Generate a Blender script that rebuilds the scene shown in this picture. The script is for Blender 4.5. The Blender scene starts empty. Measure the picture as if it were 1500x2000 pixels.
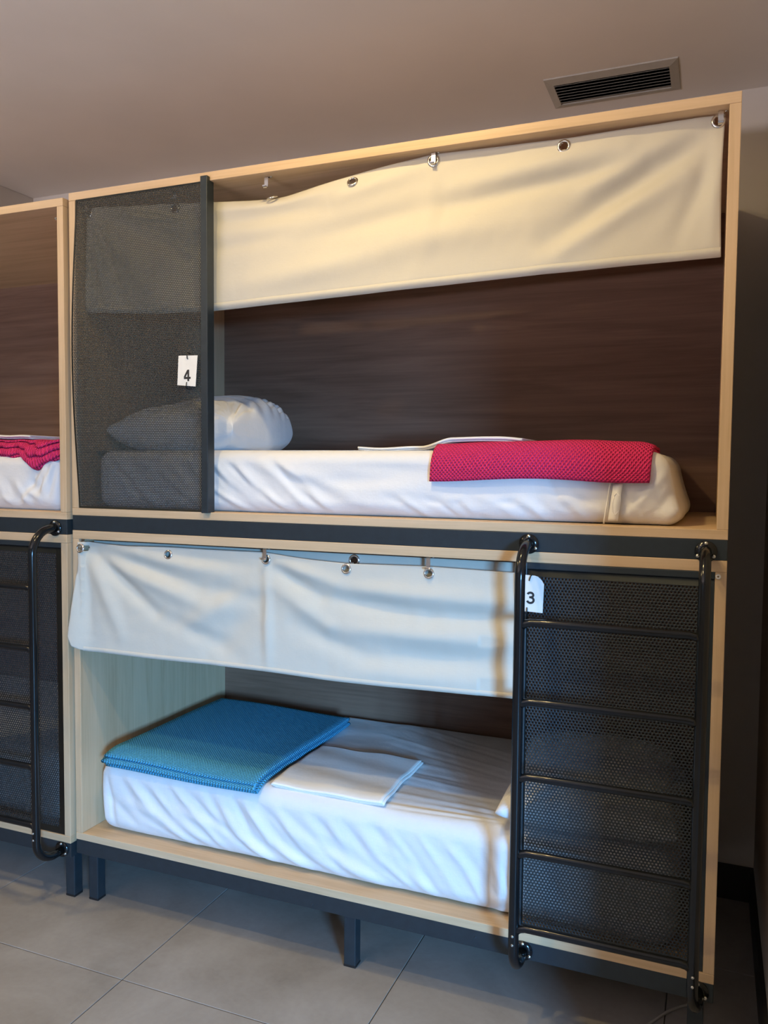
import bpy, bmesh, math, random
import numpy as np
from mathutils import Vector, Matrix

random.seed(4)
rng = np.random.default_rng(7)
scene = bpy.context.scene
COL = scene.collection

# ------------------------------------------------------------------ camera
cam_d = bpy.data.cameras.new('camera')
cam = bpy.data.objects.new('camera', cam_d)
COL.objects.link(cam)
_yaw, _pitch, _roll = math.radians(22.1003), math.radians(-3.1192), math.radians(0.5024)
_f = Vector((-math.sin(_yaw) * math.cos(_pitch), math.cos(_yaw) * math.cos(_pitch), math.sin(_pitch)))
_r = Vector((math.cos(_yaw), math.sin(_yaw), 0))
_u = _r.cross(_f)
_r2 = math.cos(_roll) * _r + math.sin(_roll) * _u
_u2 = -math.sin(_roll) * _r + math.cos(_roll) * _u
cam.matrix_world = Matrix(((_r2.x, _u2.x, -_f.x, 2.0433), (_r2.y, _u2.y, -_f.y, -2.1786),
                           (_r2.z, _u2.z, -_f.z, 1.5475), (0, 0, 0, 1)))
cam_d.sensor_fit = 'VERTICAL'
cam_d.sensor_height = 36.0
cam_d.lens = 36.0 * 1583.64 / 2000.0
cam_d.clip_start = 0.02
scene.camera = cam

# ------------------------------------------------------------------ view, world, big lights
vs = scene.view_settings
vs.view_transform = 'Standard'
vs.look = 'None'
vs.gamma = 1.0
vs.use_curve_mapping = False
vs.exposure = 0.0

w = bpy.data.worlds.new('world')
scene.world = w
w.use_nodes = True
w.node_tree.nodes['Background'].inputs['Color'].default_value = (0.55, 0.72, 1.0, 1)
w.node_tree.nodes['Background'].inputs['Strength'].default_value = 0.6


def area_light(name, loc, target, sx, sy, energy, color):
    d = bpy.data.lights.new(name, 'AREA')
    d.shape = 'RECTANGLE'
    d.size, d.size_y, d.energy, d.color = sx, sy, energy, color
    o = bpy.data.objects.new(name, d)
    COL.objects.link(o)
    o.location = loc
    o.rotation_euler = (Vector(target) - Vector(loc)).to_track_quat('-Z', 'Y').to_euler()
    return o


# daylight coming low through the glazed opening of the far right wall, and an added upward light outside the rear wall to brighten the ceiling
area_light('window_right_offscreen', (5.9, -6.3, 1.75), (1.0, 0.0, 0.9), 1.1, 1.4, 980, (0.20, 0.53, 1.0))
area_light('added_rear_uplight_offscreen', (-0.8, -6.6, 0.35), (-0.7, -1.0, 2.75), 3.2, 0.8, 720, (1.0, 0.91, 0.99))


# ------------------------------------------------------------------ helpers
def tag(o, label=None, cat=None, group=None, kind=None):
    if label: o['label'] = label
    if cat: o['category'] = cat
    if group: o['group'] = group
    if kind: o['kind'] = kind
    return o


def empty(name, loc=(0, 0, 0), parent=None):
    o = bpy.data.objects.new(name, None)
    o.empty_display_size = 0.05
    COL.objects.link(o)
    o.location = loc
    if parent: o.parent = parent
    return o


def link_mesh(name, me, mat, parent=None, smooth=False):
    o = bpy.data.objects.new(name, me)
    COL.objects.link(o)
    if mat is not None: me.materials.append(mat)
    if parent is not None: o.parent = parent
    if smooth:
        me.polygons.foreach_set('use_smooth', np.ones(len(me.polygons), dtype=bool))
    return o


def pydata(name, verts, faces, mat, parent=None, smooth=False):
    me = bpy.data.meshes.new(name)
    me.from_pydata([tuple(map(float, v)) for v in verts], [], [tuple(int(i) for i in f) for f in faces])
    me.update()
    return link_mesh(name, me, mat, parent, smooth)


def np_quads(name, V, Q, mat, parent=None, smooth=False, uv=None, tris=None):
    V = np.asarray(V, dtype=np.float32)
    Q = np.asarray(Q, dtype=np.int32)
    me = bpy.data.meshes.new(name)
    me.vertices.add(len(V))
    me.vertices.foreach_set('co', V.ravel())
    me.loops.add(Q.size)
    me.loops.foreach_set('vertex_index', Q.ravel())
    me.polygons.add(len(Q))
    me.polygons.foreach_set('loop_start', np.arange(0, Q.size, 4, dtype=np.int32))
    if uv is not None:
        l = me.uv_layers.new(name='UVMap')
        l.data.foreach_set('uv', np.asarray(uv, dtype=np.float32)[Q.ravel()].ravel())
    me.update(calc_edges=True)
    me.validate()
    return link_mesh(name, me, mat, parent, smooth)


def box(name, x0, x1, y0, y1, z0, z1, mat, parent=None, bevel=0.0015, seg=2):
    bm = bmesh.new()
    bmesh.ops.create_cube(bm, size=1)
    for v in bm.verts:
        v.co = Vector(((x0 + x1) / 2 + v.co.x * (x1 - x0), (y0 + y1) / 2 + v.co.y * (y1 - y0), (z0 + z1) / 2 + v.co.z * (z1 - z0)))
    if bevel > 0:
        bmesh.ops.bevel(bm, geom=bm.edges[:], offset=bevel, segments=seg, affect='EDGES', profile=0.5)
    me = bpy.data.meshes.new(name)
    bm.to_mesh(me)
    bm.free()
    return link_mesh(name, me, mat, parent)


def tube_data(path, r, n=14, squash=1.0, caps=True):
    """sweep a circle along a path with parallel transport"""
    P = [Vector(p) for p in path]
    T = []
    for i in range(len(P)):
        a = P[max(0, i - 1)]; b = P[min(len(P) - 1, i + 1)]
        T.append((b - a).normalized())
    ref = Vector((0, 0, 1)) if abs(T[0].z) < 0.9 else Vector((1, 0, 0))
    N = (ref - T[0] * ref.dot(T[0])).normalized()
    V, F = [], []
    for i, p in enumerate(P):
        if i:
            N = (N - T[i] * N.dot(T[i])).normalized()
        B = T[i].cross(N)
        for k in range(n):
            a = 2 * math.pi * k / n
            V.append(p + N * (math.cos(a) * r * squash) + B * (math.sin(a) * r))
    for i in range(len(P) - 1):
        for k in range(n):
            a = i * n + k; b = i * n + (k + 1) % n
            F.append((a, b, b + n, a + n))
    if caps:
        F.append(tuple(range(n - 1, -1, -1)))
        F.append(tuple(len(V) - n + k for k in range(n)))
    return V, F


def tube(name, path, r, mat, parent=None, n=14, squash=1.0):
    V, F = tube_data(path, r, n, squash)
    return pydata(name, V, F, mat, parent, True)


def lathe(name, prof, mat, parent=None, n=24, axis='y', loc=(0, 0, 0), smooth=True, closed=True):
    """revolve a profile of (radius, height) about an axis"""
    V, F = [], []
    m = len(prof)
    for k in range(n):
        a = 2 * math.pi * k / n
        for r, h in prof:
            c, s = r * math.cos(a), r * math.sin(a)
            V.append({'y': (c, h, s), 'z': (c, s, h), 'x': (h, c, s)}[axis])
    rng_ = range(m) if closed else range(m - 1)
    for k in range(n):
        for j in rng_:
            a = k * m + j; b = k * m + (j + 1) % m
            c = ((k + 1) % n) * m + (j + 1) % m; d = ((k + 1) % n) * m + j
            F.append((a, b, c, d))
    o = pydata(name, V, F, mat, parent, smooth)
    o.location = loc
    return o


def ridges(A, B, segs):
    """sum of gaussian folds, each a segment (a0,b0,a1,b1,width,amplitude)"""
    out = np.zeros_like(A)
    for a0, b0, a1, b1, wd, am in segs:
        da, db = a1 - a0, b1 - b0
        L2 = da * da + db * db + 1e-12
        t = np.clip(((A - a0) * da + (B - b0) * db) / L2, 0, 1)
        d2 = (A - a0 - t * da) ** 2 + (B - b0 - t * db) ** 2
        out += am * np.exp(-d2 / (wd * wd)) * (0.35 + 0.65 * np.sin(np.pi * np.clip(t, 0.02, 0.98)))
    return out


def smooth_noise(A, B, freq, seed):
    g = np.random.default_rng(seed)
    out = np.zeros_like(A)
    for _ in range(7):
        k = g.normal(size=2) * freq
        out += np.sin(A * k[0] + B * k[1] + g.uniform(0, 6.28))
    return out / 7


def grid_quads(nu, nv, off=0):
    i, j = np.meshgrid(np.arange(nu - 1), np.arange(nv - 1), indexing='ij')
    a = (i * nv + j).ravel() + off
    return np.stack([a, a + nv, a + nv + 1, a + 1], axis=1)


# ------------------------------------------------------------------ materials
def new_mat(name):
    m = bpy.data.materials.new(name)
    m.use_nodes = True
    nt = m.node_tree
    return m, nt, nt.nodes['Principled BSDF']


def node(nt, kind, **kw):
    n = nt.nodes.new(kind)
    for k, v in kw.items():
        if k in n.inputs: n.inputs[k].default_value = v
        else: setattr(n, k, v)
    return n


def ramp(nt, fac, stops):
    r = nt.nodes.new('ShaderNodeValToRGB')
    els = r.color_ramp.elements
    while len(els) < len(stops): els.new(0.5)
    for e, (p, c) in zip(els, stops):
        e.position = p; e.color = (*c, 1)
    nt.links.new(fac, r.inputs['Fac'])
    return r.outputs['Color']


def bump(nt, bs, height, strength, dist):
    b = node(nt, 'ShaderNodeBump', Strength=strength, Distance=dist)
    nt.links.new(height, b.inputs['Height'])
    nt.links.new(b.outputs['Normal'], bs.inputs['Normal'])


def plain(name, col, rough=0.5, metal=0.0, noise=None, bumpy=None, spec=0.5):
    m, nt, bs = new_mat(name)
    bs.inputs['Base Color'].default_value = (*col, 1)
    bs.inputs['Roughness'].default_value = rough
    bs.inputs['Metallic'].default_value = metal
    bs.inputs['Specular IOR Level'].default_value = spec
    tc = node(nt, 'ShaderNodeTexCoord')
    if noise:
        sc, amt = noise
        n = node(nt, 'ShaderNodeTexNoise', Scale=sc, Detail=4.0)
        nt.links.new(tc.outputs['Object'], n.inputs['Vector'])
        c = ramp(nt, n.outputs['Fac'], [(0.3, tuple(x * (1 - amt) for x in col)), (0.7, tuple(min(1, x * (1 + amt)) for x in col))])
        nt.links.new(c, bs.inputs['Base Color'])
    if bumpy:
        sc, st, di = bumpy
        n = node(nt, 'ShaderNodeTexNoise', Scale=sc, Detail=3.0)
        nt.links.new(tc.outputs['Object'], n.inputs['Vector'])
        bump(nt, bs, n.outputs['Fac'], st, di)
    return m


def wood(name, c0, c1, c2, along='x', rough=0.5, figure=1.0):
    m, nt, bs = new_mat(name)
    tc = node(nt, 'ShaderNodeTexCoord')
    mp = node(nt, 'ShaderNodeMapping')
    s = {'x': (1.1, 16, 16), 'z': (16, 16, 1.1), 'y': (16, 1.1, 16)}[along]
    mp.inputs['Scale'].default_value = s
    nt.links.new(tc.outputs['Object'], mp.inputs['Vector'])
    n1 = node(nt, 'ShaderNodeTexNoise', Scale=1.0, Detail=6.0, Roughness=0.6, Distortion=0.7 * figure)
    nt.links.new(mp.outputs['Vector'], n1.inputs['Vector'])
    mp2 = node(nt, 'ShaderNodeMapping')
    mp2.inputs['Scale'].default_value = tuple(x * (9 if x > 2 else 3) for x in s)
    nt.links.new(tc.outputs['Object'], mp2.inputs['Vector'])
    n2 = node(nt, 'ShaderNodeTexNoise', Scale=1.0, Detail=3.0)
    nt.links.new(mp2.outputs['Vector'], n2.inputs['Vector'])
    mix = node(nt, 'ShaderNodeMath', operation='MULTIPLY_ADD')
    nt.links.new(n2.outputs['Fac'], mix.inputs[0]); mix.inputs[1].default_value = 0.35
    nt.links.new(n1.outputs['Fac'], mix.inputs[2])
    c = ramp(nt, mix.outputs[0], [(0.45, c0), (0.66, c1), (0.9, c2)])
    nt.links.new(c, bs.inputs['Base Color'])
    bs.inputs['Roughness'].default_value = rough
    bs.inputs['Specular IOR Level'].default_value = 0.35
    bump(nt, bs, mix.outputs[0], 0.08, 0.002)
    return m


OAK = dict(c0=(0.50, 0.345, 0.205), c1=(0.60, 0.43, 0.265), c2=(0.67, 0.49, 0.32))
oak_x = wood('oak_laminate_lengthwise', along='x', **OAK)
oak_z = wood('oak_laminate_upright', along='z', **OAK)
walnut = wood('brown_laminate', (0.165, 0.090, 0.058), (0.215, 0.120, 0.080), (0.27, 0.157, 0.107), 'x', 0.5, 1.6)
steel = plain('charcoal_steel', (0.018, 0.027, 0.034), 0.42, 0.0, (40, 0.12))
screen_m = plain('charcoal_screen_steel', (0.019, 0.026, 0.031), 0.45)
gloss = plain('black_gloss_tube', (0.006, 0.0075, 0.009), 0.15, 0.0, None, (60, 0.04, 0.002), 0.45)
chrome = plain('chrome', (0.72, 0.70, 0.68), 0.22, 1.0)
zinc = plain('zinc_screw', (0.62, 0.62, 0.60), 0.35, 1.0)
black = plain('black_plastic', (0.012, 0.012, 0.013), 0.4)
print_ink = plain('black_print', (0.02, 0.02, 0.022), 0.6)
card = plain('white_card', (0.80, 0.79, 0.76), 0.5, 0, (25, 0.03))
white_pl = plain('white_plastic', (0.75, 0.74, 0.72), 0.4)
label_m = plain('white_label_tape', (0.86, 0.84, 0.80), 0.4)


def linen(name, col, weave, crumple):
    m, nt, bs = new_mat(name)
    tc = node(nt, 'ShaderNodeTexCoord')
    n = node(nt, 'ShaderNodeTexNoise', Scale=9.0, Detail=5.0, Roughness=0.6)
    nt.links.new(tc.outputs['Object'], n.inputs['Vector'])
    mp = node(nt, 'ShaderNodeMapping'); mp.inputs['Scale'].default_value = (60, 60, 420)
    nt.links.new(tc.outputs['Object'], mp.inputs['Vector'])
    n2 = node(nt, 'ShaderNodeTexNoise', Scale=1.0, Detail=2.0)
    nt.links.new(mp.outputs['Vector'], n2.inputs['Vector'])
    mp3 = node(nt, 'ShaderNodeMapping'); mp3.inputs['Scale'].default_value = (420, 60, 60)
    nt.links.new(tc.outputs['Object'], mp3.inputs['Vector'])
    n3 = node(nt, 'ShaderNodeTexNoise', Scale=1.0, Detail=2.0)
    nt.links.new(mp3.outputs['Vector'], n3.inputs['Vector'])
    ad = node(nt, 'ShaderNodeMath', operation='ADD')
    nt.links.new(n2.outputs['Fac'], ad.inputs[0]); nt.links.new(n3.outputs['Fac'], ad.inputs[1])
    c = ramp(nt, ad.outputs[0], [(0.35, tuple(x * (1 - weave) for x in col)), (0.75, tuple(min(1, x * (1 + weave * 0.6)) for x in col))])
    nt.links.new(c, bs.inputs['Base Color'])
    bs.inputs['Roughness'].default_value = 0.85
    bs.inputs['Specular IOR Level'].default_value = 0.15
    bs.inputs['Sheen Weight'].default_value = 0.1
    mx = node(nt, 'ShaderNodeMath', operation='MULTIPLY_ADD')
    nt.links.new(ad.outputs[0], mx.inputs[0]); mx.inputs[1].default_value = 0.06
    nt.links.new(n.outputs['Fac'], mx.inputs[2])
    bump(nt, bs, mx.outputs[0], crumple, 0.02)
    return m


curtain_m = linen('natural_linen', (0.56, 0.53, 0.46), 0.07, 0.10)
sheet_m = linen('white_cotton', (0.755, 0.75, 0.755), 0.015, 0.22)
towel_m = linen('white_folded_cotton', (0.84, 0.835, 0.82), 0.015, 0.16)


def waffle(name, col, pitch, depth):
    m, nt, bs = new_mat(name)
    uv = node(nt, 'ShaderNodeUVMap')
    sp = node(nt, 'ShaderNodeSeparateXYZ')
    nt.links.new(uv.outputs['UV'], sp.inputs[0])

    def mth(op, a, b=None):
        n = node(nt, 'ShaderNodeMath', operation=op)
        for k, x in enumerate((a, b)):
            if x is None: continue
            if isinstance(x, (int, float)): n.inputs[k].default_value = x
            else: nt.links.new(x, n.inputs[k])
        return n.outputs[0]
    k = math.pi / pitch
    u, v = mth('MULTIPLY', sp.outputs[0], k), mth('MULTIPLY', sp.outputs[1], k)
    # diagonal lattice: rows of pits staggered by half a step
    a = mth('ABSOLUTE', mth('SINE', mth('ADD', u, v)))
    b = mth('ABSOLUTE', mth('SINE', mth('SUBTRACT', u, v)))
    h = mth('SUBTRACT', 1.0, mth('MULTIPLY', a, b))
    n = node(nt, 'ShaderNodeTexNoise', Scale=220.0, Detail=3.0)
    nt.links.new(uv.outputs['UV'], n.inputs['Vector'])
    hh = mth('ADD', mth('POWER', h, 0.7), mth('MULTIPLY', n.outputs['Fac'], 0.10))
    c = ramp(nt, n.outputs['Fac'], [(0.3, tuple(x * 0.88 for x in col)), (0.7, tuple(min(1, x * 1.1) for x in col))])
    nt.links.new(c, bs.inputs['Base Color'])
    bs.inputs['Roughness'].default_value = 0.9
    bs.inputs['Specular IOR Level'].default_value = 0.1
    bs.inputs['Sheen Weight'].default_value = 0.25
    bs.inputs['Sheen Tint'].default_value = (*[min(1, x * 1.5 + .1) for x in col], 1)
    bump(nt, bs, hh, 1.0, depth)
    return m


red_m = waffle('crimson_waffle', (0.93, 0.046, 0.19), 0.011, 0.009)
blue_m = waffle('azure_waffle', (0.11, 0.49, 0.80), 0.0105, 0.009)


def tile_mat():
    m, nt, bs = new_mat('concrete_look_tile')
    tc = node(nt, 'ShaderNodeTexCoord')
    gm = node(nt, 'ShaderNodeNewGeometry')
    n1 = node(nt, 'ShaderNodeTexNoise', Scale=2.6, Detail=6.0, Roughness=0.62, Distortion=0.4)
    n2 = node(nt, 'ShaderNodeTexNoise', Scale=55.0, Detail=3.0)
    nt.links.new(gm.outputs['Position'], n1.inputs['Vector']); nt.links.new(gm.outputs['Position'], n2.inputs['Vector'])
    ad = node(nt, 'ShaderNodeMath', operation='MULTIPLY_ADD')
    nt.links.new(n2.outputs['Fac'], ad.inputs[0]); ad.inputs[1].default_value = 0.15; nt.links.new(n1.outputs['Fac'], ad.inputs[2])
    c = ramp(nt, ad.outputs[0], [(0.36, (0.25, 0.228, 0.205)), (0.56, (0.32, 0.298, 0.275)), (0.8, (0.39, 0.37, 0.35))])
    nt.links.new(c, bs.inputs['Base Color'])
    bs.inputs['Roughness'].default_value = 0.42
    bs.inputs['Specular IOR Level'].default_value = 0.35
    bump(nt, bs, n1.outputs['Fac'], 0.05, 0.003)
    return m


tile_m = tile_mat()
grout_m = plain('dark_grout', (0.075, 0.07, 0.065), 0.9, 0, (80, 0.2))
ceil_m = plain('ceiling_paint', (0.72, 0.675, 0.63), 0.85, 0, (3, 0.03), (90, 0.05, 0.002))
wall_m = plain('wall_paint', (0.62, 0.57, 0.51), 0.85, 0, (3, 0.03), (90, 0.06, 0.002))
base_m = plain('dark_baseboard', (0.020, 0.019, 0.018), 0.5)
vent_m = plain('grey_vent_metal', (0.40, 0.375, 0.33), 0.55, 0, (30, 0.04))
vent_slat_m = plain('dark_vent_slat', (0.26, 0.24, 0.205), 0.5, 0, (30, 0.05))

# ------------------------------------------------------------------ the room
XL, XR, YF, YB, ZC = -4.2, 3.6, -5.0, 0.95, 2.862
XS = 2.215          # the wall stub right beside the bunk
floor = tag(box('floor', XL, XR, YF, YB, -0.10, -0.003, grout_m, None, 0), kind='structure')
T, G, TX, TY = 0.762, 0.0028, 0.434, -0.281
tile_mesh = None
for i in range(-6, 7):
    for j in range(-7, 2):
        x0, y0 = TX + i * T, TY + j * T
        xa, xb = max(x0 + G / 2, XL), min(x0 + T - G / 2, XR)
        ya, yb = max(y0 + G / 2, YF), min(y0 + T - G / 2, YB)
        if xb - xa < 0.02 or yb - ya < 0.02: continue
        full = abs(xb - xa - (T - G)) < 1e-6 and abs(yb - ya - (T - G)) < 1e-6
        if full:
            if tile_mesh is None:
                o = box('tile', 0, T - G, 0, T - G, -0.006, 0.0, tile_m, floor, 0.0012, 1)
                tile_mesh = o.data
            else:
                o = bpy.data.objects.new('tile', tile_mesh); COL.objects.link(o); o.parent = floor
            o.location = (xa, ya, 0)
        else:
            o = box('tile', 0, xb - xa, 0, yb - ya, -0.006, 0.0, tile_m, floor, 0.0012, 1)
            o.location = (xa, ya, 0)

VX, VY, VFX, VFY = 1.685, 0.742, 0.186, 0.079      # vent centre and half size of its opening
bm = bmesh.new()
for (xa, xb, ya, yb) in ((XL - .1, VX - VFX, YF - .1, YB + .1), (VX + VFX, XR + .1, YF - .1, YB + .1),
                         (VX - VFX, VX + VFX, YF - .1, VY - VFY), (VX - VFX, VX + VFX, VY + VFY, YB + .1)):
    g_ = bmesh.ops.create_cube(bm, size=1)
    for v in g_['verts']:
        v.co = Vector(((xa + xb) / 2 + v.co.x * (xb - xa), (ya + yb) / 2 + v.co.y * (yb - ya), ZC + 0.05 + v.co.z * 0.1))
me = bpy.data.meshes.new('ceiling'); bm.to_mesh(me); bm.free()
tag(link_mesh('ceiling', me, ceil_m), kind='structure')
tag(box('wall_back', XL, XS, YB, YB + 0.1, 0, ZC, wall_m, None, 0), kind='structure')
tag(box('wall_left', XL - 0.1, XL, YF, YB, 0, ZC, wall_m, None, 0), kind='structure')
tag(box('wall_right', XS, XS + 0.14, -0.75, YB + 0.1, 0, ZC, wall_m, None, 0.003), kind='structure')
tag(box('baseboard_back', XL, XS, YB - 0.012, YB, 0, 0.127, base_m, None, 0.002), kind='structure')
tag(box('baseboard_right', XS - 0.012, XS, -0.75, YB - 0.012, 0, 0.127, base_m, None, 0.002), kind='structure')
tag(box('trim_1', XL, -1.113, -3.2, YB, 2.52, ZC, wall_m, None, 0.003), 'lower painted bulkhead above the next bunk', None, None, 'structure')


def wall_with_hole(name, axis, pos, a0, a1, h0, h1, z0, z1, th):
    """a wall in the plane axis=pos, from a0 to a1, with an opening h0..h1 by z0..z1"""
    bm = bmesh.new()
    for (p, q, r, s) in ((a0, h0, 0, ZC), (h1, a1, 0, ZC), (h0, h1, 0, z0), (h0, h1, z1, ZC)):
        g = bmesh.ops.create_cube(bm, size=1)
        for v in g['verts']:
            u = (p + q) / 2 + v.co.x * (q - p); k = pos + th * (v.co.y + .5); z = (r + s) / 2 + v.co.z * (s - r)
            v.co = Vector((k, u, z)) if axis == 'x' else Vector((u, k, z))
    me = bpy.data.meshes.new(name); bm.to_mesh(me); bm.free()
    o = link_mesh(name, me, wall_m)
    tag(o, kind='structure')


def window_frame(name, axis, pos, h0, h1, z0, z1, th):
    e = empty(name); tag(e, 'unseen white framed window letting light into the dormitory', None, None, 'structure')
    def bar(n, a, b, c, d):
        if axis == 'x': box(n, pos, pos + th, a, b, c, d, white_pl, e, 0.003)
        else: box(n, a, b, pos, pos + th, c, d, white_pl, e, 0.003)
    bar('window_jamb', h0, h0 + .05, z0, z1); bar('window_jamb', h1 - .05, h1, z0, z1)
    bar('window_head', h0 + .05, h1 - .05, z1 - .05, z1); bar('window_sill', h0 + .05, h1 - .05, z0, z0 + .05)


wall_with_hole('wall_far_right', 'x', XR, YF, -0.75, -4.45, -2.3, 0.12, 1.72, 0.1)
window_frame('window_1', 'x', XR + 0.01, -4.45, -2.3, 0.12, 1.72, 0.06)
wall_with_hole('wall_front', 'y', YF - 0.1, XL, XR, -1.7, 0.5, 0.9, 2.3, 0.1)
window_frame('window_2', 'y', YF - 0.07, -1.7, 0.5, 0.9, 2.3, 0.06)  # unseen window, added so the upward rear light reaches the ceiling
tag(box('wall_recess', XS + 0.14, XR, -0.75, -0.65, 0, ZC, wall_m, None, 0), kind='structure')


# warm recessed ceiling lamps in front of the bunks (outside the frame)
def ceiling_lamp(x, y, energy, label, rad=0.045, color=(1.0, 0.75, 0.34)):
    t = empty('ceiling_lamp', (x, y, ZC)); tag(t, label, 'ceiling lamp', 'recessed lamps over the aisle')
    lathe('lamp_ring', [(rad, 0.0), (rad + .02, 0.0), (rad + .02, -0.006), (rad, -0.008)], white_pl, t, 28, 'z')
    m, nt, bs = new_mat('warm_lamp_glow')
    bs.inputs['Emission Color'].default_value = (*color, 1); bs.inputs['Emission Strength'].default_value = 8
    lathe('lamp_lens', [(0.0005, -0.002), (rad, -0.002), (rad, -0.0005), (0.0005, -0.0005)], m, t, 28, 'z')
    d = bpy.data.lights.new('ceiling_lamp_offscreen', 'AREA'); d.shape = 'DISK'; d.size = rad * 2; d.energy = energy; d.color = color
    o = bpy.data.objects.new('ceiling_lamp_offscreen', d); COL.objects.link(o); o.parent = t; o.location = (0, 0, -0.012)


ceiling_lamp(1.20, -0.62, 12.5, 'round recessed warm lamp closest above the numbered bunk')
ceiling_lamp(0.80, -1.30, 15, 'round recessed warm lamp over the middle of the aisle')
ceiling_lamp(-1.0, -0.80, 10, 'round recessed warm lamp above the bunk without a number tag')

# ------------------------------------------------------------------ ceiling vent
vent = empty('ceiling_vent', (1.685, 0.742, ZC)); tag(vent, 'grey rectangular ceiling air vent with dark horizontal slats', 'air vent')
vx, vy, fx, fy = 0.215, 0.115, 0.186, 0.079


def vent_bar(x0, x1, y0, y1):
    return (x0, x1, y0, y1)


bm = bmesh.new()
outer = [(-vx, -vy), (vx, -vy), (vx, vy), (-vx, vy)]
inner = [(-fx, -fy), (fx, -fy), (fx, fy), (-fx, fy)]
vo = [bm.verts.new((x, y, 0.0)) for x, y in outer]
vo2 = [bm.verts.new((x * .995, y * .99, -0.004)) for x, y in outer]
vi = [bm.verts.new((x, y, -0.011)) for x, y in inner]
vi2 = [bm.verts.new((x, y, 0.0)) for x, y in inner]
for k in range(4):
    l = (k + 1) % 4
    bm.faces.new((vo[k], vo[l], vo2[l], vo2[k])); bm.faces.new((vo2[k], vo2[l], vi[l], vi[k])); bm.faces.new((vi[k], vi[l], vi2[l], vi2[k]))
bmesh.ops.recalc_face_normals(bm, faces=bm.faces[:])
me = bpy.data.meshes.new('vent_frame'); bm.to_mesh(me); bm.free()
link_mesh('vent_frame', me, vent_m, vent)
DH = 0.32
pydata('vent_duct', [(-fx, -fy, 0), (fx, -fy, 0), (fx, fy, 0), (-fx, fy, 0), (-fx, -fy, DH), (fx, -fy, DH), (fx, fy, DH), (-fx, fy, DH)],
       [(0, 1, 5, 4), (1, 2, 6, 5), (2, 3, 7, 6), (3, 0, 4, 7), (4, 5, 6, 7)], vent_m, vent)
for k in range(7):
    yc = -fy + (k + 0.62) * (2 * fy / 7.3)
    a = math.radians(28)
    c, s = math.cos(a) * 0.0078, math.sin(a) * 0.0078
    V = [(-fx, yc - c, -0.0085 - s), (fx, yc - c, -0.0085 - s), (fx, yc + c, -0.0085 + s), (-fx, yc + c, -0.0085 + s)]
    V += [(x, y, z + 0.0014) for x, y, z in V]
    pydata('vent_slat', V, [(3, 2, 1, 0), (4, 5, 6, 7), (0, 1, 5, 4), (1, 2, 6, 5), (2, 3, 7, 6), (3, 0, 4, 7)], vent_slat_m, vent)

# ------------------------------------------------------------------ the bunk module
W, TH, DEP = 2.08, 0.027, 0.915
Z0, Z1, Z2, Z3 = 0.234, 1.3237, 1.3758, 2.4626
LX = 1.562        # screen post of the lower berth


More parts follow.
